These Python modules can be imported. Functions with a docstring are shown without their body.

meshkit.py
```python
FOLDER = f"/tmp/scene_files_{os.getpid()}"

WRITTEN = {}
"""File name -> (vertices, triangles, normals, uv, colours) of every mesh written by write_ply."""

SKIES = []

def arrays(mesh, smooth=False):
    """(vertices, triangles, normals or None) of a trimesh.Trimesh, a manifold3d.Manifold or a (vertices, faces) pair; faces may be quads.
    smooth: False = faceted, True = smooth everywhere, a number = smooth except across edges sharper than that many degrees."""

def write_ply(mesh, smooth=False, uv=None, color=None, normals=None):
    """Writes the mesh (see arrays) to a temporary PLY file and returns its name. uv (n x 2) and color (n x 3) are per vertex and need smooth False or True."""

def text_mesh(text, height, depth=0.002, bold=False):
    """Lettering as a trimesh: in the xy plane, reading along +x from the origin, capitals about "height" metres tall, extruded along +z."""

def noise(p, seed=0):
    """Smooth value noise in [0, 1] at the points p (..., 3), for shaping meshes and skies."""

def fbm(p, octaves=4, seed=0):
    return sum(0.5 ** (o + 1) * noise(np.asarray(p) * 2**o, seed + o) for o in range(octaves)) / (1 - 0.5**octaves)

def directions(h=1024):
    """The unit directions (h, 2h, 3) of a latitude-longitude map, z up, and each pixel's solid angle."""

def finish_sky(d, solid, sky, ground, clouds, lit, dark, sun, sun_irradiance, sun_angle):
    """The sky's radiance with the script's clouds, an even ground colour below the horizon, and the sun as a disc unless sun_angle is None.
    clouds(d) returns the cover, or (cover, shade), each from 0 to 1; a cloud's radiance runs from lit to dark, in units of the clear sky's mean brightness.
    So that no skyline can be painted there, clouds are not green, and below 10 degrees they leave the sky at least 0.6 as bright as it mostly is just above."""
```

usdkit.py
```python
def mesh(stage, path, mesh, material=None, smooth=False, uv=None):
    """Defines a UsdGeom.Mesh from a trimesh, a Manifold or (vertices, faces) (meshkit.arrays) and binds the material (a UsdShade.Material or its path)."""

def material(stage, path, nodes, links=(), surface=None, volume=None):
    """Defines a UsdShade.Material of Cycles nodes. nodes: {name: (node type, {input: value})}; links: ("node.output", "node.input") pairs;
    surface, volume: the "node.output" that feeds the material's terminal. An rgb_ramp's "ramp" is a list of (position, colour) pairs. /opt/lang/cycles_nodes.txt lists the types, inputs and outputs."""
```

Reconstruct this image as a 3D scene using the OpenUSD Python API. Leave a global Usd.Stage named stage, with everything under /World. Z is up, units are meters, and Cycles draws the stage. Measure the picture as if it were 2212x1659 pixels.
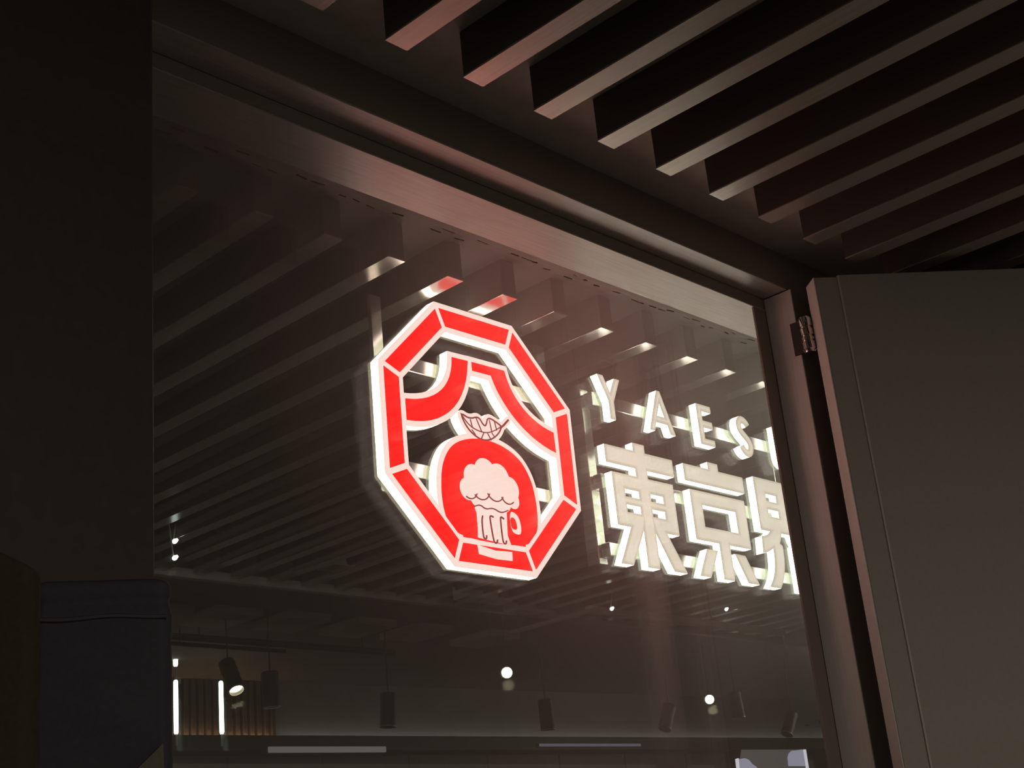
import math, random
import numpy as np, trimesh
import shapely
from shapely.geometry import Polygon, LineString, Point, box as sbox
from shapely.ops import unary_union
from shapely import affinity
import usdkit
from pxr import Usd, UsdGeom, UsdLux, UsdShade, Gf, Sdf
from scipy.spatial.transform import Rotation as Rot

random.seed(7)
stage = Usd.Stage.CreateInMemory()
UsdGeom.SetStageUpAxis(stage, UsdGeom.Tokens.z)
UsdGeom.SetStageMetersPerUnit(stage, 1.0)
UsdGeom.Xform.Define(stage, '/World')
UsdGeom.Scope.Define(stage, '/World/Looks')

# ------------------------------------------------------------------ camera (x along the shop front, y into the shop, z up; eye at 1.6 m)
W_, H_, F_ = 2212, 1659, 3037.55
EYE = np.array([0.0, 0.0, 1.6])
RC = Rot.from_rotvec([1.84376976, -0.71032425, -0.6188139]).as_matrix()
cam = UsdGeom.Camera.Define(stage, '/World/camera')
m4 = np.eye(4); m4[:3, :3] = RC.T; m4[3, :3] = EYE
cam.AddTransformOp().Set(Gf.Matrix4d(*m4.ravel().tolist()))
cam.CreateHorizontalApertureAttr(36.0); cam.CreateVerticalApertureAttr(36.0 * H_ / W_)
cam.CreateFocalLengthAttr(36.0 * F_ / W_)
cam.CreateClippingRangeAttr(Gf.Vec2f(0.01, 200))
cam.CreateExposureAttr(0.0)

# ------------------------------------------------------------------ light: dim mall night light, two far lamps of the mall corridor, the shop's few lamps
dome = UsdLux.DomeLight.Define(stage, '/World/sky_light')
dome.CreateIntensityAttr(1.0); dome.CreateColorAttr(Gf.Vec3f(0.042, 0.036, 0.030))
def rect_light(name, pos, rot, w, h, inten, col):
    l = UsdLux.RectLight.Define(stage, '/World/' + name)
    l.AddTranslateOp().Set(Gf.Vec3d(*map(float, pos))); l.AddRotateXYZOp().Set(Gf.Vec3f(*rot))
    l.CreateWidthAttr(w); l.CreateHeightAttr(h); l.CreateIntensityAttr(inten); l.CreateColorAttr(Gf.Vec3f(*col))
rect_light('corridor_lamp', (0.5, -2.4, 2.72), (0, 0, 0), 1.2, 0.3, 38.0, (1.0, 0.93, 0.80))

rect_light('dining_lamp', (8.6, 4.1, 2.75), (0, 90, 0), 0.6, 0.6, 8.0, (1.0, 0.90, 0.76))

# ------------------------------------------------------------------ helpers
def vdir(px, py): return RC @ np.array([(px - W_ / 2) / F_, -(py - H_ / 2) / F_, -1.0])
def at(px, py, Y):
    v = vdir(px, py); return EYE + v * (Y / v[1])
def at_plane(px, py, p0, n):
    v = vdir(px, py); return EYE + v * (np.dot(np.asarray(p0) - EYE, n) / np.dot(v, n))
def at_z(px, py, z):
    v = vdir(px, py); return EYE + v * ((z - EYE[2]) / v[2])

_used = {}
def numbered(parent, name):
    key = parent + '/' + name
    k = _used.get(key, 0); _used[key] = k + 1
    return key if k == 0 else f'{key}_{k:03d}'
def pathof(p): return '/World' if p is None else (p if isinstance(p, str) else str(p.GetPath()))
def tag(o, label=None, cat=None, group=None, kind=None):
    o = o.GetPrim() if hasattr(o, 'GetPrim') else o
    for k, v in (('label', label), ('category', cat), ('group', group), ('kind', kind)):
        if v: o.SetCustomDataByKey(k, v)
    return o
def thing(name, label=None, cat=None, loc=(0, 0, 0), group=None, kind=None, parent=None):
    x = UsdGeom.Xform.Define(stage, numbered(pathof(parent), name))
    if any(loc): x.AddTranslateOp().Set(Gf.Vec3d(*map(float, loc)))
    p = tag(x, label, cat, group, kind); _loc[str(p.GetPath())] = np.asarray(loc, float); return p
_loc = {}
def origin(parent):
    o = np.zeros(3)
    while parent is not None and str(parent.GetPath()) not in ('/', '/World'):
        o = o + _loc.get(str(parent.GetPath()), 0); parent = parent.GetParent()
    return o
def obj(name, mesh, mat, parent=None, smooth=False, **kw):
    """mesh given in world coordinates; stored relative to its thing"""
    if isinstance(mesh, (list, tuple)) and not isinstance(mesh[0], np.ndarray): mesh = trimesh.util.concatenate(mesh)
    mesh = mesh.copy()
    if parent is not None: mesh.apply_translation(-origin(parent))
    p = usdkit.mesh(stage, numbered(pathof(parent), name), mesh, MAT[mat], smooth=smooth).GetPrim()
    return tag(p, **kw)
def bx(x0, x1, y0, y1, z0, z1):
    b = trimesh.creation.box((x1 - x0, y1 - y0, z1 - z0)); b.apply_translation(((x0 + x1) / 2, (y0 + y1) / 2, (z0 + z1) / 2)); return b
def bev(x0, x1, y0, y1, z0, z1, r=0.002):
    """chamfered box: hull of three shrunken boxes"""
    pts = []
    for a, b, c in ((0, r, r), (r, 0, r), (r, r, 0)):
        for x in (x0 + a, x1 - a):
            for y in (y0 + b, y1 - b):
                for z in (z0 + c, z1 - c): pts.append((x, y, z))
    return trimesh.convex.convex_hull(np.array(pts))
def tube(p, q, r, n=12, r2=None):
    p, q = np.asarray(p, float), np.asarray(q, float); d = q - p; L = np.linalg.norm(d)
    prof = [(0, 0), (r, 0), (r if r2 is None else r2, L), (0, L)]
    c = trimesh.creation.revolve(prof, sections=n)
    c.apply_transform(trimesh.geometry.align_vectors([0, 0, 1], d / L)); c.apply_translation(p); return c
def lathe(prof, p, d, n=20):
    c = trimesh.creation.revolve(prof, sections=n); d = np.asarray(d, float)
    c.apply_transform(trimesh.geometry.align_vectors([0, 0, 1], d / np.linalg.norm(d))); c.apply_translation(p); return c
def polys(g):
    if g.is_empty: return []
    return [p for p in getattr(g, 'geoms', [g]) if p.geom_type == 'Polygon' and p.area > 1e-9]
def orient(m, p0, ex, ey, ez):
    T = np.eye(4); T[:3, 0], T[:3, 1], T[:3, 2], T[:3, 3] = ex, ey, ez, p0
    m.apply_transform(T); return m
def plate(geom, y_front, y_back, ox, oz):
    """flat shape (mm, x right, z up about ox,oz in metres) standing in the sign plane from y_front back to y_back"""
    out = []
    for p in polys(geom):
        p = shapely.affinity.scale(p, 0.001 * KS, 0.001 * KS, origin=(0, 0))
        m = trimesh.creation.extrude_polygon(p, y_back - y_front, engine='earcut')
        v = m.vertices.copy(); m.vertices = np.c_[v[:, 0] + ox, v[:, 2] + y_front, v[:, 1] + oz]
        m.faces = m.faces[:, ::-1]; out.append(m)      # swapping y,z mirrors: restore winding
    return trimesh.util.concatenate(out)

# ------------------------------------------------------------------ materials
MAT = {}
def mat(name, nodes, links=(), surface='p.BSDF'):
    MAT[name] = usdkit.material(stage, '/World/Looks/' + name, nodes, links, surface=surface)
def plain(name, col, rough=0.5, metal=0.0, spec=0.5, **kw):
    mat(name, {'p': ('principled_bsdf', {'base_color': col, 'roughness': rough, 'metallic': metal, 'specular_ior_level': spec, **kw})})
def noisy(name, c0, c1, scale, rough=0.5, metal=0.0, stretch=(1, 1, 1), bump=0.0, spec=0.5, detail=4.0):
    nodes = {'g': ('geometry', {}), 'm': ('mapping', {'scale': stretch}), 'n': ('noise_texture', {'scale': scale, 'detail': detail}),
             'r': ('rgb_ramp', {'ramp': [(0.3, c0), (0.7, c1)]}),
             'p': ('principled_bsdf', {'roughness': rough, 'metallic': metal, 'specular_ior_level': spec})}
    links = [('g.position', 'm.vector'), ('m.vector', 'n.vector'), ('n.fac', 'r.fac'), ('r.color', 'p.base_color')]
    if bump:
        nodes['b'] = ('bump', {'strength': bump, 'distance': 0.002}); links += [('n.fac', 'b.height'), ('b.normal', 'p.normal')]
    mat(name, nodes, links)
def glow(name, col, strength):
    mat(name, {'e': ('emission', {'color': col, 'strength': strength})}, surface='e.emission')

noisy('brushed_steel', (0.50, 0.465, 0.42), (0.59, 0.555, 0.51), 60, rough=0.40, metal=0.35, stretch=(0.15, 4, 4))
noisy('slat_steel', (0.62, 0.58, 0.52), (0.70, 0.66, 0.60), 60, rough=0.22, metal=0.9, stretch=(4, 0.12, 4))
noisy('slat_brushed', (0.64, 0.585, 0.53), (0.74, 0.685, 0.62), 60, rough=0.34, metal=0.96, stretch=(4, 0.12, 4))
noisy('satin_steel', (0.50, 0.48, 0.45), (0.58, 0.56, 0.52), 80, rough=0.22, metal=0.9, stretch=(1, 1, 0.2))
noisy('jamb_steel', (0.80, 0.76, 0.71), (0.86, 0.82, 0.77), 60, rough=0.5, metal=0.1, stretch=(4, 4, 0.15))
plain('black_metal', (0.040, 0.034, 0.030), 0.55)
plain('frame_bronze', (0.30, 0.255, 0.215), 0.6)
plain('dark_bronze', (0.125, 0.105, 0.092), 0.7)
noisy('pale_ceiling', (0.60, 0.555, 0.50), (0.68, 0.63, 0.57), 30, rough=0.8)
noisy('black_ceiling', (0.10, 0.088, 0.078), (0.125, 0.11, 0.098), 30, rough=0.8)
plain('panel_grey', (0.46, 0.42, 0.38), 0.7)
plain('grey_paint', (0.20, 0.19, 0.175), 0.7)
noisy('door_paint', (0.50, 0.455, 0.395), (0.54, 0.49, 0.425), 140, rough=0.55, bump=0.05)
plain('door_line', (0.75, 0.70, 0.62), 0.5)
plain('chrome', (0.75, 0.72, 0.70), 0.08, 1.0)
noisy('pier_paint', (0.085, 0.060, 0.051), (0.10, 0.070, 0.060), 60, rough=0.7)
noisy('navy_cloth', (0.062, 0.057, 0.072), (0.074, 0.069, 0.086), 240, rough=0.7, spec=0.25)
plain('navy_piping', (0.075, 0.062, 0.068), 0.7)
noisy('olive_cloth', (0.048, 0.045, 0.029), (0.058, 0.055, 0.036), 240, rough=0.85, bump=0.2, spec=0.2)
noisy('light_olive_cloth', (0.16, 0.16, 0.11), (0.19, 0.19, 0.135), 240, rough=0.85, spec=0.2)
noisy('floor_stone', (0.035, 0.031, 0.028), (0.05, 0.045, 0.04), 8, rough=0.6)
noisy('wall_plaster', (0.30, 0.285, 0.255), (0.36, 0.34, 0.305), 14, rough=0.85)
noisy('wall_wood', (0.13, 0.105, 0.07), (0.19, 0.155, 0.105), 10, rough=0.6, stretch=(1, 1, 0.1))
noisy('slat_wood', (0.10, 0.078, 0.055), (0.15, 0.115, 0.08), 30, rough=0.55, stretch=(2, 2, 0.2))
plain('rubber', (0.015, 0.014, 0.013), 0.6)
plain('light_metal', (0.58, 0.54, 0.49), 0.45, 0.2)
plain('projector_grey', (0.45, 0.43, 0.41), 0.5)
mat('clear_acrylic', {'t': ('transparent_bsdf', {'color': (0.70, 0.77, 0.70)}), 'g': ('glossy_bsdf', {'color': (0.9, 0.95, 0.9), 'roughness': 0.12}),
    'd': ('translucent_bsdf', {'color': (0.62, 0.70, 0.60)}), 'm1': ('mix_closure', {'fac': 0.10}), 'm2': ('mix_closure', {'fac': 0.09})},
    [('t.BSDF', 'm1.closure1'), ('g.BSDF', 'm1.closure2'), ('m1.closure', 'm2.closure1'), ('d.BSDF', 'm2.closure2')], surface='m2.closure')
# window glass: coated pane, a little reflection that rises at grazing angles, and a thin film of dust
mat('pane_glass', {'w': ('layer_weight', {'blend': 0.5}), 'pw': ('math', {'math_type': 'power', 'value2': 4.0}),
    'ml': ('math', {'math_type': 'multiply', 'value2': 0.9}), 'ad': ('math', {'math_type': 'add', 'value2': 0.062}),
    't': ('transparent_bsdf', {'color': (0.985, 0.985, 0.98)}), 'g': ('glossy_bsdf', {'color': (1, 1, 1), 'roughness': 0.0}),
    'd': ('diffuse_bsdf', {'color': (0.97, 0.92, 0.86)}), 's': ('translucent_bsdf', {'color': (0.97, 0.92, 0.86)}), 'ds': ('mix_closure', {'fac': 0.9}),
    'm1': ('mix_closure', {}), 'm2': ('mix_closure', {'fac': 0.046})},
    [('w.facing', 'pw.value1'), ('pw.value', 'ml.value1'), ('ml.value', 'ad.value1'), ('ad.value', 'm1.fac'), ('t.BSDF', 'm1.closure1'), ('g.BSDF', 'm1.closure2'),
     ('d.BSDF', 'ds.closure1'), ('s.BSDF', 'ds.closure2'), ('m1.closure', 'm2.closure1'), ('ds.closure', 'm2.closure2')], surface='m2.closure')
glow('acrylic_white_face', (1.0, 0.905, 0.735), 1.20)
glow('acrylic_white_trim', (1.0, 0.88, 0.64), 0.80)
glow('acrylic_white_rim', (1.0, 0.89, 0.68), 0.98)
glow('acrylic_white_side', (1.0, 0.94, 0.83), 6.5)
glow('emblem_pink_face', (1.0, 0.77, 0.69), 1.56)
glow('emblem_side', (1.0, 0.80, 0.70), 6.0)
glow('emblem_red', (1.0, 0.0045, 0.0034), 1.75)
glow('emblem_line', (1.0, 0.13, 0.125), 0.40)
glow('neon_white', (0.80, 1.0, 0.88), 3.0)
glow('lamp_warm', (1.0, 0.97, 0.62), 9.0)
glow('lamp_dim', (1.0, 0.80, 0.50), 0.45)
glow('cove_warm', (1.0, 0.62, 0.32), 11)
glow('cove_cool', (0.95, 1.0, 0.92), 2.0)
glow('screen_pale', (0.62, 0.62, 0.80), 0.62)
glow('screen_edge', (0.95, 0.92, 1.0), 0.95)
glow('screen_mountain', (0.32, 0.30, 0.27), 0.30)
glow('bar_dim', (1.0, 0.93, 0.86), 0.13)
glow('bar_blue', (0.75, 0.80, 1.0), 0.14)
glow('spark', (0.85, 1.0, 0.92), 2.5)

# ------------------------------------------------------------------ the setting
S = 1.494
ZS = 1.6 + 0.750 * S          # underside of the ceiling slats
ZC = ZS + 0.077               # slab above them
ZL = 0.750 * S
XS0, PITCH, SW = 1.0035 * ZL, 0.1325 * ZL, 0.0372 * ZL
Y_OUT, Y_IN, Y_END = 1.063 * ZL, 1.511 * ZL, 3.90 / 1.1319 * ZL
obj('floor', bx(-6, 14, -6, 9, -0.1, 0), 'floor_stone', kind='structure')
YIN0 = 1.35
ceil = thing('ceiling', kind='structure', label='dark ceiling of narrow steel-capped slats inside and outside the glass front')
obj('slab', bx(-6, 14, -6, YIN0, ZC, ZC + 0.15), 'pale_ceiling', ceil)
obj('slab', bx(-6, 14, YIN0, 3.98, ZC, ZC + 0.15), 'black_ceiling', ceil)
def slat(k, y0, y1, m='slat_steel'):
    x0 = XS0 + PITCH * k
    s = obj('slat', bev(x0 + 0.001, x0 + SW - 0.001, y0 + 0.001, y1 - 0.001, ZS + 0.003, ZC, 0.0008), 'dark_bronze', ceil)
    obj('steel_cap', bev(x0, x0 + SW, y0, y1, ZS, ZS + 0.003, 0.0006), m, s)
for k in range(-12, 24): slat(k, -0.7, Y_OUT, 'slat_brushed')
for k in range(-4, 33): slat(k, Y_IN, Y_END)
obj('end_trim', bev(-2, 14, Y_END + 0.005, Y_END + 0.035, ZS - 0.012, ZS + 0.02, 0.002), 'light_metal', ceil)
obj('end_fascia', bx(-2, 14, Y_END + 0.036, Y_END + 0.08, ZS - 0.0, 2.93), 'black_ceiling', ceil)

ZA = 1.6 + 0.747 * S; YA = 0.8964 * S
ZB = 1.6 + 0.7305 * S; YB = 0.935 * S; YG = 1.0037 * S
XJ = 1.560 * S; XE = 1.533 * S
fr = thing('trim_1', kind='structure', label='dark metal door frame with a brushed steel underside around the glass front')
obj('head', bev(-1.0, XJ + 0.5, YA, YB, ZA + 0.003, ZC, 0.001), 'frame_bronze', fr)
obj('head_soffit', bev(-1.0, XJ, YA, YB, ZA, ZA + 0.003, 0.0008), 'brushed_steel', fr)
obj('jamb', bev(XJ + 0.003, XJ + 0.5, 0.8914 * S, YB, 0, ZA - 0.001, 0.001), 'frame_bronze', fr)
obj('jamb_lining', bev(XJ, XJ + 0.003, 0.8914 * S, YB, 0, ZA - 0.001, 0.0008), 'jamb_steel', fr)
st = thing('trim_2', kind='structure', label='inner head beam with a wide brushed steel underside and slim dark door stop')
obj('head_beam', bev(-1.0, 6.0, YB + 0.001, YG, ZB + 0.003, ZC, 0.001), 'frame_bronze', st)
obj('head_beam_soffit', bev(-1.0, 6.0, YB + 0.001, YG, ZB, ZB + 0.003, 0.0012), 'brushed_steel', st)
obj('stop', bev(XE, XJ + 0.2, YB + 0.001, YB + 0.006, 0, ZB - 0.001, 0.0006), 'frame_bronze', st)
obj('side_post', bx(XJ + 0.15, 6.0, YB + 0.007, YG, 0, ZB), 'frame_bronze', st)
win = thing('window_1', kind='structure', label='double glass pane of the shop front behind the frame')
for i, (y, t) in enumerate(((YG + 0.006, 0.0), (YG + 0.026, 0.0088))):
    p = bx(0.5, 2.9, 0, 0.006, -0.0, ZB + 0.06)
    v = p.vertices.copy(); v[:, 1] += y + t * (v[:, 2] - 2.2) - t * 0.45 * (v[:, 0] - 1.7); p.vertices = v
    obj('pane', p, 'pane_glass', win)
rng = np.random.default_rng(5)
beads = []
for x0 in np.arange(0.85, 2.75, 0.028):
    if rng.random() < 0.72:
        L = rng.uniform(0.008, 0.03); z = ZB - rng.uniform(0.004, 0.02)
        beads.append(tube((x0, YG + 0.004, z), (x0 + L, YG + 0.004, z + rng.uniform(-.002, .002)), rng.uniform(0.0006, 0.0013), 5))
obj('sealant', beads, 'grey_paint', win, kind='stuff')
obj('wall_left', bev(-4.0, 0.800, 1.25, 1.32, 0, ZC, 0.004), 'pier_paint', kind='structure')
obj('wall_right', bx(XJ + 0.51, 14, 1.36, 1.5, 0, ZC), 'black_metal', kind='structure')

# open door leaf
P0 = np.array([2.2866, 1.252, 0.0]); LU = np.array([0.774, -0.633, 0]); LU /= np.linalg.norm(LU); LN = np.array([-LU[1], LU[0], 0.0]) * -1.0  # LN towards viewer
LN = np.array([-0.633, -0.774, 0]); LN /= np.linalg.norm(LN)
ZD = 1.6 + 1.0975
def leafbox(s0, s1, o0, o1, z0, z1, r=0.0015):     # s along the leaf, o out of its face
    m = bev(s0, s1, o0, o1, z0, z1, r); return orient(m, P0, LU, -LN * -1.0, np.array([0, 0, 1.0])) if False else _lb(m)
def _lb(m):
    v = m.vertices; m.vertices = P0 + np.outer(v[:, 0], LU) + np.outer(v[:, 1], LN) + np.outer(v[:, 2], [0, 0, 1]); m.fix_normals(); return m
door = thing('door_1', kind='structure', label='open dark grey door leaf hinged on the right of the frame')
obj('leaf', leafbox(0.002, 0.0485, -0.046, 0, 0.01, ZD), 'door_paint', door)
obj('leaf_panel', leafbox(0.0515, 1.0, -0.046, 0, 0.01, ZD + 0.004), 'door_paint', door)
obj('joint_strip', leafbox(0.0482, 0.0518, -0.040, 0.003, 0.012, ZD + 0.002, 0.0004), 'door_line', door)
obj('edge_lining', leafbox(0.0, 0.002, -0.046, -0.0, 0.01, ZD, 0.0005), 'jamb_steel', door)
hp = np.array([2.3150, 1.3025]); hz0, hz1 = 1.6 + 0.962, 1.6 + 1.038
r = 0.0142
hg = obj('hinge', lathe([(0, 0), (r * .7, 0), (r * .8, .004), (r, .006), (r, .020), (r * .86, .0215), (r * .86, .0235), (r, .025), (r, .030), (r * .86, .0315), (r * .86, .0335), (r, .035), (r, .0485), (r * .86, .050), (r * .86, .052), (r, .0535), (r, .070), (r * .75, .075), (0, .077)], (hp[0], hp[1], hz0), (0, 0, 1), 28), 'chrome', door, smooth=40)
obj('hinge_leaf', bx(hp[0] - 0.002, hp[0] + 0.002, hp[1] + 0.008, hp[1] + 0.034, hz0 + .004, hz1 - .004), 'black_metal', hg)

# far wall, turned a little to the shop front
WP = np.array([4.174, 6.432, 0.0]); WU = np.array([0.9969, -0.0790, 0]); WN = np.array([-0.0790, -0.9969, 0.0]); LZ = 2.6
def wb(s0, s1, o0, o1, z0, z1, r=0.0):
    m = bev(s0, s1, o0, o1, z0, z1, r) if r else bx(s0, s1, o0, o1, z0, z1)
    v = m.vertices; m.vertices = WP + np.outer(v[:, 0], WU) + np.outer(v[:, 1], WN) + np.outer(v[:, 2], [0, 0, 1]); m.fix_normals(); return m
wall = thing('wall_back', kind='structure', label='far wall with a lit ledge, slatted wood on its left and brown panelling below')
obj('upper_wall', wb(-4, 10, -0.42, -0.22, LZ - 0.4, 2.94), 'wall_plaster', wall)
obj('ledge', wb(-4, 10, -0.22, 0.0, LZ - 0.085, LZ, 0.004), 'black_metal', wall)
for s in np.arange(-3.9, 9.6, 0.62): obj('panel', wb(s, s + 0.612, -0.30, -0.14, 0.1, LZ - 0.09, 0.003), 'wall_wood', wall)
for k in range(34):
    s = 0.78 - 0.046 * k
    obj('slat', wb(s - 0.026, s, -0.218, -0.185, LZ - 0.01, LZ + 0.34, 0.002), 'slat_wood', wall)
obj('cove_light', wb(-2, 0.75, -0.180, -0.165, LZ + 0.001, LZ + 0.006), 'cove_warm', wall)
obj('cove_light', wb(0.80, 9.5, -0.19, -0.175, LZ + 0.001, LZ + 0.006), 'cove_cool', wall)
hi = thing('ceiling_2', kind='structure', label='higher dark ceiling with grey panels behind the slats')
obj('slab', bx(-2, 14, 3.985, 9, 2.93, 3.05), 'black_ceiling', hi)
for a, b, w in (((350, 1318), (330, 1338), 0.16), ((470, 1322), (410, 1354), 0.24), ((625, 1333), (550, 1361), 0.24), ((775, 1346), (700, 1374), 0.24), ((905, 1358), (835, 1384), 0.24), ((1060, 1372), (990, 1398), 0.22)):
    p, q = at_z(*a, 2.89), at_z(*b, 2.89)
    obj('panel', bev(p[0], p[0] + w, p[1], q[1], 2.89, 2.925, 0.004), 'panel_grey', hi)

# ------------------------------------------------------------------ the signs
YF = 1.778; KS = YF / 1.7556; YK = YF + 0.0216; YP = YK + 0.008
OX, OZ = 1.8448 * KS, 1.6 + 0.8367 * KS
def ngon(ap): R = ap / math.cos(math.pi / 8); return Polygon([(R * math.cos(math.pi / 8 + k * math.pi / 4), R * math.sin(math.pi / 8 + k * math.pi / 4)) for k in range(8)])
def smoothed(pts, r=4, closed=True):
    g = Polygon(pts); return g.buffer(r).buffer(-2 * r).buffer(r)
def chaikin(pts, n=2, closed=True):
    p = np.array(pts, float)
    for _ in range(n):
        q = np.roll(p, -1, 0) if closed else p[1:]
        a = p if closed else p[:-1]
        new = np.empty((2 * len(a), 2)); new[0::2] = .75 * a + .25 * q; new[1::2] = .25 * a + .75 * q
        p = new if closed else np.vstack([p[:1], new, p[-1:]])
    return p
ring_red = []
for k in range(8):
    a0 = math.pi / 8 + k * math.pi / 4
    w = Polygon([(0, 0), (600 * math.cos(a0), 600 * math.sin(a0)), (600 * math.cos(a0 + math.pi / 4), 600 * math.sin(a0 + math.pi / 4))])
    ring_red.append(ngon(248).difference(ngon(213)).intersection(w).intersection(w.buffer(-5.6, join_style=2)))
def bez(p, n=14):
    p = np.array(p, float); t = np.linspace(0, 1, n)[:, None]
    return ((1 - t) ** 3 * p[0] + 3 * t * (1 - t) ** 2 * p[1] + 3 * t ** 2 * (1 - t) * p[2] + t ** 3 * p[3]).tolist()
roof_l = Polygon([(-72, 152), (-30, 153)] + bez([(-30, 153), (-40, 60), (-105, 5), (-200, 2)])[1:] + bez([(-200, 43), (-130, 50), (-75, 85), (-72, 152)])[:-1])
roof_r = Polygon([(-19, 153.5), (71, 154)] + bez([(71, 154), (84, 100), (130, 58), (200, 47)])[1:] + bez([(201, 5), (120, 20), (55, 75), (32, 136)]) + [(-19, 135.5)])
emblem = Polygon(chaikin([(-92, -204), (-122, -172), (-128, -120), (-118, -60), (-80, -16), (0, 2), (80, -16), (118, -60), (128, -120), (122, -172), (92, -204)], 3)).union(sbox(-80, -202, 84, -170))
emblem = emblem.intersection(ngon(202).buffer(2))
leaf_o = Polygon(chaikin([(-62, 42), (-50, 18), (-33, 4), (-12, -4), (10, -2), (34, 12), (50, 32), (40, 38), (12, 47), (6, 27), (-2, 27), (-13, 43), (-38, 33)], 2))
stemline = LineString([(44, 30), (54, 36), (69, 50)])
def cloud(cs): return unary_union([Point(x, z).buffer(r, 16) for x, z, r in cs])
foam = cloud([(-58, -108, 22), (-40, -84, 27), (-8, -70, 30), (28, -74, 29), (56, -92, 25), (62, -114, 17), (-2, -108, 34), (32, -118, 24), (-32, -118, 24)])
drip = Polygon(chaikin([(-44, -120), (-46, -146), (-40, -152), (-32, -138), (-26, -126)], 2))
mug = Polygon([(-42, -118), (43, -113), (38, -185), (46, -205), (-44, -199), (-42, -180)])
mug_base = Polygon([(-47, -212), (0, -218), (46, -216), (45, -234), (0, -235), (-45, -230)])
handle = Polygon(chaikin([(47, -136), (66, -138), (76, -150), (78, -176), (66, -182), (47, -176)], 2)).difference(Polygon(chaikin([(49, -148), (60, -149), (64, -158), (65, -170), (58, -172), (49, -168)], 2)))
white_over = unary_union([foam, drip, mug, handle])
bottom_red = ring_red[5]
red_ring = list(ring_red)
red_ring = [g.difference(mug_base) if g.intersects(mug_base) else g for g in red_ring]
red_emblem = emblem.difference(white_over).difference(leaf_o.buffer(0.5))
def curl(pts, w=2.0): return LineString(chaikin(pts, 3, False)).buffer(w / 2, cap_style=1)
arcl = lambda x, z, r, a0, a1: LineString([(x + r * math.cos(math.radians(a)), z + r * math.sin(math.radians(a))) for a in np.linspace(a0, a1, 16)]).buffer(1.1)
lines = [arcl(-54, -106, 20, 240, 335), arcl(-24, -100, 24, 225, 335), arcl(14, -98, 24, 210, 325), arcl(48, -104, 19, 205, 315), LineString(chaikin([(-46, -140), (-30, -134), (-16, -142), (4, -136), (24, -144), (44, -136)], 3, False)).buffer(1.1),
         curl([(2, -154), (-6, -152), (-7, -160), (-3, -196), (0, -204), (6, -204), (8, -198)], 3.0), curl([(30, -154), (22, -150), (21, -160), (22, -196), (25, -203), (31, -202), (32, -197)], 3.0), curl([(-26, -156), (-29, -164), (-29, -192), (-27, -199), (-21, -199), (-20, -193)], 3.0)]
leaf_lines = [leaf_o.boundary.buffer(1.5), stemline.buffer(2.0), curl([(-60, 40), (-44, 22), (-22, 13), (6, 12), (30, 22), (46, 32)]), curl([(-36, 32), (-32, 16)]), curl([(-20, 38), (-8, 13)]), curl([(-34, 12), (-26, 4)]), curl([(-2, 12), (-10, -1)]), curl([(8, 12), (16, 0)]), curl([(16, 40), (20, 17)]), curl([(20, 15), (27, 7)]), curl([(30, 40), (34, 23)])]
reds = red_ring + [roof_l, roof_r, red_emblem]
MARG = 11
body = unary_union([ngon(259.6).difference(ngon(202))] + [roof_l.buffer(MARG, join_style=2, mitre_limit=2), roof_r.buffer(MARG, join_style=2, mitre_limit=2), emblem.buffer(MARG), leaf_o.buffer(9), stemline.buffer(8), mug_base.buffer(6)]).intersection(ngon(259.6))
osign = thing('octagonal_sign', 'glowing red and white octagonal sign with a roof shape, leaf and beer mug', 'sign', (OX, YF, OZ))
SIDE_T = 3.0
inner = body.buffer(-SIDE_T)
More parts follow.
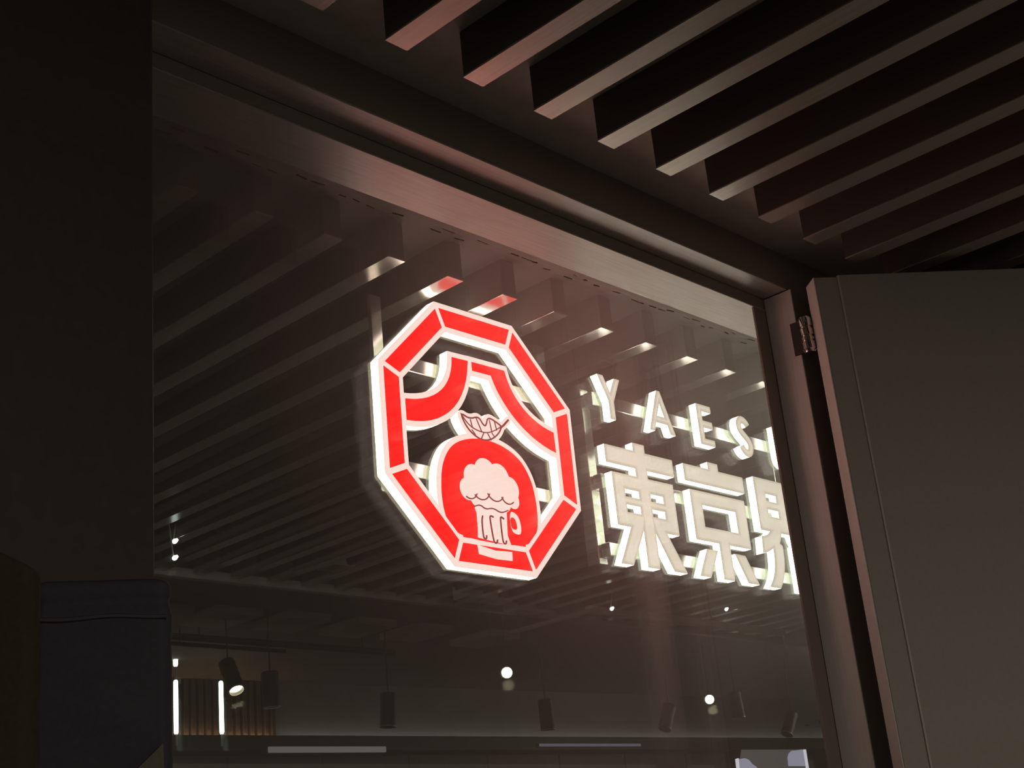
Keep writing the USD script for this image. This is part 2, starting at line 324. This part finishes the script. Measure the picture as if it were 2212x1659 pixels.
b_ = obj('body', plate(body, YF + 0.0012, YK, OX, OZ), 'emblem_side', osign)
obj('face', plate(body, YF, YF + 0.0011, OX, OZ), 'emblem_pink_face', b_)
obj('back_plate', plate(body, YK + 0.0005, YP, OX, OZ), 'clear_acrylic', osign)
for g in red_ring: obj('red_panel', plate(g, YF - 0.0012, YF - 0.0001, OX, OZ), 'emblem_red', osign)
obj('red_roof', plate(roof_l, YF - 0.0012, YF - 0.0001, OX, OZ), 'emblem_red', osign)
obj('red_roof', plate(roof_r, YF - 0.0012, YF - 0.0001, OX, OZ), 'emblem_red', osign)
mugp = obj('red_field', plate(red_emblem, YF - 0.0012, YF - 0.0001, OX, OZ), 'emblem_red', osign)
for g in lines[:5]: obj('foam_line', plate(g, YF - 0.0016, YF - 0.0003, OX, OZ), 'emblem_line', osign)
for g in lines[5:]: obj('mug_line', plate(g, YF - 0.0016, YF - 0.0003, OX, OZ), 'emblem_line', osign)
obj('leaf', plate(unary_union(leaf_lines), YF - 0.0012, YF - 0.0001, OX, OZ), 'emblem_line', osign)
LX0 = 2.2 * KS
def frame_post(parent, x, z0, z1, w=0.030, d=0.030): return obj('post', bev(x, x + w, YR, YR + d, z0, z1, 0.0015), 'satin_steel', parent)
def rail(parent, x0, x1, z0, z1, d=0.024): return obj('rail', bev(x0, x1, YP + 0.002, YP + 0.002 + d, z0, z1, 0.0015), 'satin_steel', parent)
YR = YP + 0.028
for x in (-0.582, -0.118): frame_post(osign, LX0 + x, OZ - 0.12, ZS - 0.0005, 0.028, 0.010)
rail(osign, OX - 0.215, OX + 0.235, OZ + 0.118, OZ + 0.148); rail(osign, OX - 0.215, OX + 0.235, OZ - 0.092, OZ - 0.064)

LX, LZ0 = 2.2 * KS, 1.6 + 0.85 * KS
def mir(pts, c): return [(2 * c - x, z) for x, z in pts]
h = lambda x0, x1, z0, z1: sbox(x0, z0, x1, z1)
east = unary_union([h(5, 236, -1, 38.5), h(101.5, 140.5, -25, 57), h(19.5, 226.5, -135, -19.5), h(104, 143, -217, -130), Polygon([(63, -134), (15.5, -217), (55, -217), (103.5, -137), (110, -120), (80, -120)]), Polygon([(182, -134), (238, -217), (193, -217), (143.5, -138), (138, -120), (165, -120)])])
for a in (h(56, 103, -69, -52.5), h(142, 186, -69, -52.5), h(56.5, 102.5, -103, -86.5), h(142, 186, -103, -86.5)): east = east.difference(a)
kyo = unary_union([h(276, 504, -1, 38.5), h(371, 409, 30, 56), h(288, 496, -135, -19.5).difference(h(327, 455, -102, -51.5)), h(372.5, 412, -217, -130), Polygon([(322, -153), (362, -153), (323, -217), (284, -217)]), Polygon([(428, -153), (467, -153), (508, -217), (465.5, -217)])])
KC = 656
arm = Polygon([(589, -80), (575, -90)] + bez([(575, -90), (566, -94), (558, -96), (549, -97)])[1:] + [(545, -138), (566, -133), (590, -122), (617, -110), (626, -100), (634, -80)])
legl = Polygon([(617, -106), (590, -122)] + bez([(590, -122), (590, -165), (580, -190), (551, -217)])[1:] + [(596, -217)] + bez([(596, -217), (622, -185), (631, -160), (631, -111)])[1:])
kai = unary_union([h(550, 762, -81, 49)] + [arm, Polygon(mir(list(arm.exterior.coords), KC)), legl, h(681, 722, -217, -106)])
for a in (h(592, 636, -6, 12), h(592, 637, -43.5, -26), h(676, 720, -6, 12), h(676, 720, -43.5, -26)): kai = kai.difference(a)
lY = Polygon([(10, 197), (28, 197), (46.5, 160), (66, 197), (84, 197), (56, 141), (56, 100), (39, 100), (39, 141)])
lA = Polygon([(213, 199), (224, 199), (264, 100), (246, 100), (239, 121.5), (197.5, 121.5), (190.5, 100), (173.5, 100)]).difference(Polygon([(218.5, 170), (231, 137.5), (204, 137.5)]))
lE = unary_union([h(359.5, 377, 98, 197), h(360, 414, 98, 113.5), h(360, 413, 141, 158), h(360, 414, 181, 197)])
sc = [(561, 176)] + bez([(561, 176), (556, 190), (526, 198), (524, 172)], 10)[1:] + bez([(524, 172), (524, 150), (562, 148), (562, 124)], 10)[1:] + bez([(562, 124), (562, 98), (532, 102), (525, 121)], 10)[1:]
lS = LineString(sc).buffer(9.3, cap_style=2)
lU = LineString([(685, 197)] + bez([(685, 120), (685, 98), (721, 98), (721, 120)], 12) + [(721, 197)]).buffer(8.8, cap_style=2)
lsign = thing('letter_sign', 'white glowing raised letters and large characters on a steel frame beside the octagon', 'sign', (LX, YF, LZ0))
def letter(g):
    o = obj('letter', plate(g, YF + 0.0022, YK, LX, LZ0), 'acrylic_white_side', lsign)
    obj('face', plate(g.buffer(-5.5, join_style=2), YF, YF + 0.0012, LX, LZ0), 'acrylic_white_face', o)
    obj('face_rim', plate(g.buffer(-1.4, join_style=2).difference(g.buffer(-5.5, join_style=2)), YF, YF + 0.0012, LX, LZ0), 'acrylic_white_rim', o)
    obj('edge_trim', plate(g, YF + 0.0012, YF + 0.0021, LX, LZ0), 'acrylic_white_trim', o)
    obj('back_plate', plate(g, YK + 0.0005, YP, LX, LZ0), 'clear_acrylic', o)
for g in (lY, lA, lE, lS, lU, east, kyo, kai): letter(g)
for z0, z1 in ((0.140, 0.171), (-0.047, -0.015), (-0.195, -0.166)): rail(lsign, LX + 0.02, LX + 0.78, LZ0 + z0, LZ0 + z1)
YR = YP + 0.002
for x in (0.012, 0.745): obj('post', bev(LX + x, LX + x + 0.028, YP + 0.027, YP + 0.060, LZ0 - 0.209, LZ0 + 0.184, 0.0015), 'satin_steel', lsign)
for x in (0.026, 0.759): obj('hanger', tube((LX + x, YP + 0.043, LZ0 + 0.18), (LX + x, YP + 0.043, ZC), 0.002, 6), 'black_metal', lsign)

# ------------------------------------------------------------------ things in the room behind
def neon(px, spans, ystem, label, off=0.30):
    p0 = WP + WN * off
    a, c = at_plane(px, spans[0][0], p0, WN), at_plane(px, ystem, p0, WN)
    r = 0.0125
    t = thing('neon_tube', label, 'lamp', (a[0], a[1], c[2]), group='upright light tubes')
    for y0, y1 in spans:
        za, zb = at_plane(px, y0, p0, WN)[2], at_plane(px, y1, p0, WN)[2]
        obj('tube', lathe([(0, 0), (r * .7, .003), (r, .012), (r, za - zb - .012), (r * .7, za - zb - .003), (0, za - zb)], (a[0], a[1], zb), (0, 0, 1), 16), 'neon_white', t, smooth=40)
    obj('stem', tube((a[0], a[1], c[2]), (a[0], a[1], a[2] - .02), 0.006, 8), 'light_metal', t)
    obj('hanger_wire', tube((a[0], a[1], a[2] - 0.01), (a[0], a[1], 2.93), 0.0015, 5), 'black_metal', t)
neon(379, ((1418, 1441), (1468, 1587)), 1612, 'upright light tube in two lengths, one above the other, beside the dark pier')
neon(477, ((1470, 1587),), 1612, 'single upright light tube beside the tilted lit spotlight', 0.32)
def spotlight(px, py, Y, axis, r, L, label, lens='lamp_warm', group=None):
    p = at(px, py, Y); d = np.asarray(axis, float); d /= np.linalg.norm(d); top = p - d * L
    t = thing('spotlight', label, 'spotlight', tuple(top), group=group)
    obj('housing', lathe([(0, 0), (r * .8, 0), (r, .006), (r, L), (r * .86, L), (r * .86, L - .02), (0, L - .02)], top, d, 24), 'black_metal', t, smooth=40)
    obj('lens', lathe([(0, 0), (r * .85, 0), (r * .85, .004), (r * .5, .009), (0, .011)], p - d * 0.018, d, 24), lens, t, smooth=40)
    obj('rim', lathe([(r * .88, 0), (r * 1.02, 0), (r * 1.02, .004), (r * .88, .004), (r * .88, 0)], p - d * 0.002, d, 24), 'light_metal', t)
    obj('stem', tube(top + d * 0.03, (top[0] + 0.0, top[1], 2.93), 0.0035, 8), 'black_metal', t)
tocam = lambda px, py, Y: EYE - at(px, py, Y)
spotlight(511, 1491, 5.0, (-0.05, -0.45, -0.72), 0.036, 0.16, 'lit spotlight tilted near the two upright light tubes')
spotlight(1095, 1453, 4.6, tocam(1095, 1453, 4.6), 0.030, 0.13, 'brightest round spotlight, below the octagonal sign')
spotlight(1533, 1511, 4.8, tocam(1533, 1511, 4.8) + np.array([.3, 0, -.3]), 0.030, 0.13, 'round lit spotlight low on the right near the door jamb')
for px, py, ax, lab in ((588, 1528, (0.06, 0, -1), 'black cylinder spotlight hanging right of the tilted lit one'), (838, 1570, (-0.1, 0, -1), 'black cylinder spotlight hanging below left of the octagon'),
                        (1184, 1576, (0.02, 0, -1), 'black cylinder spotlight between the two round lit lamps'), (1436, 1574, (-0.55, 0, -1), 'black tilted spotlight left of the lower round lit lamp'), (1700, 1586, (-0.6, 0.1, -1), 'black tilted spotlight nearest the right jamb'), (1597, 1550, (0.1, 0, -1), 'slim black spotlight with a pale rim, right of the lower round lit lamp')):
    spotlight(px, py, 5.0, ax, 0.038, 0.155, lab, 'rubber' if px > 600 else 'lamp_dim')
def beam(name, a, b, r, m, label, cat, kind=None, sq=True):
    a, b = np.asarray(a), np.asarray(b); o = tube(a, b, r, 8)
    return tag(obj(name, o, m), label, cat)
ZT = ZS - 0.06
p = at_z(1270, 1325, ZT); q = at_z(1712, 1370, ZT); q[1] = p[1]
t = thing('lighting_track', 'grey lighting track under the letters with a dropped right end', 'track', (p[0], p[1], ZT))
obj('track', bev(p[0], q[0], p[1] - .015, p[1] + .015, ZT, ZT + .03, .003), 'light_metal', t)
obj('drop_rod', tube((q[0], q[1], ZT - .10), (q[0], q[1], ZT), .006, 8), 'light_metal', t)
for f in (0.15, 0.6): obj('hanger', tube((p[0] + f * (q[0] - p[0]), p[1], ZT + .03), (p[0] + f * (q[0] - p[0]), p[1], ZC), .004, 6), 'black_metal', t)
p = at_z(1105, 1366, 2.66); q = at_z(1305, 1316, 2.66)
t = thing('conduit', 'thin steel conduit running back diagonally below the octagon', 'pipe', tuple(p))
obj('pipe', tube(p, (p[0], q[1], 2.66), 0.010, 10), 'light_metal', t)
for f in (.2, .8): obj('hanger', tube((p[0], p[1] + f * (q[1] - p[1]), 2.66), (p[0], p[1] + f * (q[1] - p[1]), 2.93 if f < .5 else ZC), .003, 6), 'black_metal', t)
def tray(px0, py0, px1, py1, label):
    z = ZS - 0.035; a, b = at_z(px0, py0, z), at_z(px1, py1, z); n = 5
    t = thing('cable_tray', label, 'cable tray', tuple(a), group='perforated trays')
    L = abs(b[0] - a[0]); g = sbox(0, 0, L, .07)
    for k in range(n): g = g.difference(Point(L * (k + .5) / n, .035).buffer(min(.020, .34 * L / n), 6))
    m = trimesh.creation.extrude_polygon(g, .012, engine='earcut'); m.apply_translation((min(a[0], b[0]), a[1], z))
    obj('plate', m, 'light_metal', t)
    obj('lip', bx(min(a[0], b[0]), min(a[0], b[0]) + L, a[1] + .07, a[1] + .076, z, z + .05), 'light_metal', t)
    for f in (.1, .9): obj('hanger', tube((a[0] + f * L, a[1] + .073, z + .04), (a[0] + f * L, a[1] + .073, ZC), .003, 6), 'black_metal', t)
tray(1010, 1288, 1112, 1298, 'perforated cable tray just below the octagon, the upper of two')
tray(1117, 1317, 1196, 1323, 'perforated cable tray below the octagon, lower and further right')
def duct(px0, py0, px1, py1, z, r, label, name='duct', m='black_metal'):
    a, b = at_z(px0, py0, z), at_z(px1, py1, z)
    t = thing(name, label, name, tuple(a))
    obj('run', tube(a, (b[0], a[1], z), r, 14), m, t, smooth=40)
    for f in (.15, .85): obj('hanger', tube((a[0] + f * (b[0] - a[0]), a[1], z), (a[0] + f * (b[0] - a[0]), a[1], 2.93), .004, 6), m, t)
duct(345, 1372, 900, 1396, 2.84, 0.016, 'long dark pipe high at the back, upper one')
duct(345, 1388, 640, 1400, 2.86, 0.010, 'dark pipe high at the back above the light tubes')
# projector, sparks of small lamps under the slats, exit box
p = at(725, 1214, 3.6)
t = thing('projector', 'grey projector hanging under the slats left of the octagon', 'projector', tuple(p))
obj('body', bev(p[0] - .05, p[0] + .05, p[1] - .05, p[1] + .05, p[2] - .022, p[2] + .012, .006), 'projector_grey', t)
obj('lens', lathe([(0, 0), (.016, 0), (.018, .02), (.012, .022), (0, .02)], (p[0] + .02, p[1] - .05, p[2] - .005), (0, -1, 0)), 'rubber', t)
obj('mount', tube((p[0], p[1], p[2] + .01), (p[0], p[1], ZC), .008, 8), 'black_metal', t)
for px, py, lab in ((372, 1173, 'tiny bright lamp under the slats beside the pier, upper of two'), (372, 1209, 'tiny bright lamp under the slats beside the pier, lower of two'), (1318, 1318, 'tiny bright lamp below the first large character'), (1566, 1319, 'tiny bright lamp below the third large character')):
    p = at(px, py, 3.5)
    t = thing('pin_lamp', lab, 'lamp', tuple(p), group='pin lamps under the slats')
    obj('bulb', lathe([(0, 0), (.006, .003), (.008, .010), (.004, .02), (0, .021)], p, (0.5, -.3, .4), 12), 'spark', t, smooth=40)
    obj('arm', tube(p + np.array([.004, 0, .012]), (p[0] + .03 * (1 if py < 1200 or px > 500 else -1), p[1] + (.02 if py < 1200 else -.02), ZC), .0025, 6), 'light_metal', t)
p = at_plane(1766, 1563, WP + WN * 0.5, WN)
t = thing('wall_speaker', 'small grey box speaker at the far right beside the jamb', 'speaker', tuple(p))
m = bev(-.05, .05, -.04, .04, -.024, .024, .005); m.apply_translation(p); obj('cabinet', m, 'projector_grey', t)
m = bx(-.004, .004, 0, .1, -.004, .004); m.apply_translation(p); obj('bracket', m, 'black_metal', t)
m = tube(p + np.array([-.03, -.042, 0]), p + np.array([-.03, -.04, 0]), .014, 14); obj('cone', m, 'rubber', t)
for x0, x1, y, lab, gm in ((582, 835, 1619, 'long pale dim light bar under the ledge, left part', 'bar_dim'), (1168, 1385, 1609, 'thin bluish light bar under the ledge, right of the middle', 'bar_blue')):
    pb_ = WP + WN * 0.03
    a = at_plane(x0, y, pb_, WN); b = at_plane(x1, y, pb_, WN); sa, sb = float((a - WP) @ WU), float((b - WP) @ WU)
    t = thing('light_bar', lab, 'lamp', tuple(a)); hh = 0.016 if gm == 'bar_dim' else 0.008
    obj('diffuser', wb(sa, sb, 0.012, 0.03, a[2] - hh, a[2] + hh, 0.003), gm, t)
    obj('tray', wb(sa - .01, sb + .01, 0.0005, 0.0115, a[2] - hh - .004, a[2] + hh + .004), 'black_metal', t)
# lit display board on the far wall, low right
pb = WP + WN * -0.02
def dsp(px, py):
    v = at_plane(px, py, pb, WN) - pb; return float(v @ WU), float(v[2] - 0)
def dplate(pts, o0, o1):
    g = Polygon(pts); m = trimesh.creation.extrude_polygon(g, o1 - o0, engine='earcut'); v = m.vertices
    m.vertices = pb + np.outer(v[:, 0], WU) + np.outer(v[:, 2] + o0, WN) + np.outer(v[:, 1], [0, 0, 1]); m.fix_normals(); return m
s0, zt = dsp(1594, 1640); s1, zt1 = dsp(1735, 1611); zb_ = zt - 0.55
t = thing('display_board', 'lit display board with a pale landscape picture low on the right', 'display board', tuple(pb + WU * s0 + np.array([0, 0, zb_])))
obj('panel', dplate([(s0, zb_), (s1, zb_), (s1, zt1), (s0, zt1)], -0.10, 0.0), 'black_metal', t)
obj('picture', dplate([(s0 + .02, zb_), (s1, zb_), (s1, zt1 - .004), (s0 + .06, zt1 - .012), (s0 + .02, zt)], 0.001, 0.003), 'screen_mountain', t)
def dpts(l): return [dsp(*p) for p in l]
obj('pale_area', dplate([(s0 + .01, zb_)] + dpts([(1595, 1640), (1608, 1638), (1616, 1641), (1626, 1652), (1634, 1657)]) + [(s0 + .19, zb_)], 0.0035, 0.005), 'screen_pale', t)
obj('pale_area', dplate(dpts([(1702, 1655), (1700, 1636), (1703, 1627), (1709, 1622), (1726, 1620), (1733, 1614), (1740, 1655)]), 0.0035, 0.005), 'screen_pale', t)
obj('edge_lamp', dplate(dpts([(1587, 1640), (1593, 1638), (1600, 1700), (1594, 1700)]), 0.004, 0.012), 'screen_edge', t)
obj('edge_lamp', dplate(dpts([(1732, 1610), (1737, 1610), (1748, 1680), (1743, 1680)]), 0.004, 0.012), 'screen_edge', t)

# ------------------------------------------------------------------ cloth-covered posts at the lower left
def padded(cx, cy, w, d, z0, z1, yaw, rad, crease=None, slope=0.0, seed=1):
    import meshkit
    g = sbox(-w / 2 + rad, -d / 2 + rad, w / 2 - rad, d / 2 - rad).buffer(rad, 10)
    ring = np.array(g.exterior.segmentize(0.008).coords)[:-1]
    zs = np.r_[np.linspace(z0, z1 - 0.16, 30), np.linspace(z1 - 0.157, z1 - 0.012, 46), z1 - 0.006, z1 - 0.002, z1]
    V = []
    for z in zs:
        k = 1.0
        e = z1 - z
        if e < 0.012: k = 1 - 0.10 * (1 - math.sqrt(max(0, 1 - ((0.012 - e) / 0.012) ** 2)))
        if crease is not None: k *= 1 - 0.045 * math.exp(-((z - crease) / 0.006) ** 2) + 0.010 * math.exp(-((z - crease + .016) / 0.010) ** 2)
        for x, y in ring: V.append((x * k, y * k, z + slope * x * max(0, 1 - e / 0.3)))
    V = np.array(V); n = len(ring); F = []
    for i in range(len(zs) - 1):
        for j in range(n):
            a, b = i * n + j, i * n + (j + 1) % n
            F += [(a, b, b + n), (a, b + n, a + n)]
    V = np.vstack([V, [(0, 0, z1 + 0.001), (0, 0, z0)]]); T_, B_ = len(V) - 2, len(V) - 1; o = (len(zs) - 1) * n
    for j in range(n): F += [(o + j, o + (j + 1) % n, T_), ((j + 1) % n, j, B_)]
    nz = meshkit.fbm(V * np.array([14, 14, 22]), 3, seed) - 0.5
    rr = np.linalg.norm(V[:, :2], axis=1, keepdims=True); V[:, :2] += V[:, :2] / np.maximum(rr, 1e-6) * (nz * 0.004)[:, None]
    c, s = math.cos(yaw), math.sin(yaw)
    V = np.c_[cx + c * V[:, 0] - s * V[:, 1], cy + s * V[:, 0] + c * V[:, 1], V[:, 2]]
    m = trimesh.Trimesh(V, F, process=False); m.fix_normals(); return m
# seen against the pier: right edge on the ray X/Y = 0.648
dv = vdir(219, 1400); dv2 = dv[:2] / np.linalg.norm(dv[:2])
c_ = dv2 * 1.20; yaw = math.atan2(-dv2[0], dv2[1])
wv = 1.14 * 278 / F_ * 1.03
t = thing('covered_post', 'navy fabric-wrapped padded post with a seam, at the pier corner', 'post', (c_[0], c_[1], 0))
obj('cover', padded(c_[0], c_[1], wv, 0.12, 0.0, at_plane(200, 1272, (c_[0], c_[1], 0), np.r_[dv2, 0])[2] - 0.006, yaw, 0.011, crease=at_plane(200, 1334, (c_[0], c_[1], 0), np.r_[dv2, 0])[2]), 'navy_cloth', t, smooth=60)
fp = np.r_[c_ - dv2 * 0.0605, 0]
uxs = np.array([dv2[1], -dv2[0], 0]); zc_ = at_plane(200, 1335, fp, np.r_[dv2, 0])[2]
sm = [fp + uxs * (wv * f) + np.array([0, 0, zc_ + 0.0010 * math.sin(f * 9 + 1)]) for f in np.linspace(-.44, .46, 28)]
obj('seam', [tube(a, b, 0.0022, 6) for a, b in zip(sm[:-1], sm[1:])], 'navy_piping', t)
fp = np.r_[c_ - dv2 * 0.0625, 0]
pts = [at_plane(*q, fp, np.r_[dv2, 0]) for q in ((268, 1690), (352, 1607), (356, 1700), (355, 1800), (268, 1800))]
g2 = [np.array([(-dv2[1] * -1) * 0, 0])]
ux = np.array([dv2[1], -dv2[0], 0])
P2 = [(float((p - fp) @ ux), float(p[2])) for p in pts]
m = trimesh.creation.extrude_polygon(Polygon(P2).buffer(0), 0.004, engine='earcut'); v = m.vertices
m.vertices = fp + np.outer(v[:, 0], ux) + np.outer(v[:, 1], [0, 0, 1]) - np.outer(v[:, 2], np.r_[dv2, 0]); m.fix_normals()
obj('cloth_flap', m, 'light_olive_cloth', t, label='pale olive cloth flap')
dv = vdir(-20, 1400); dw2 = dv[:2] / np.linalg.norm(dv[:2]); c2_ = dw2 * 1.02
t = thing('olive_covered_post', 'olive cloth-covered post with a sloping top at the left edge of the picture', 'post', (c2_[0], c2_[1], 0))
obj('cover', padded(c2_[0], c2_[1], 0.95 * 190 / F_ * 1.05, 0.08, 0.0, at_plane(20, 1215, (c2_[0], c2_[1], 0), np.r_[dw2, 0])[2], math.atan2(-dw2[0], dw2[1]), 0.014, slope=-0.45, seed=4), 'olive_cloth', t, smooth=60)
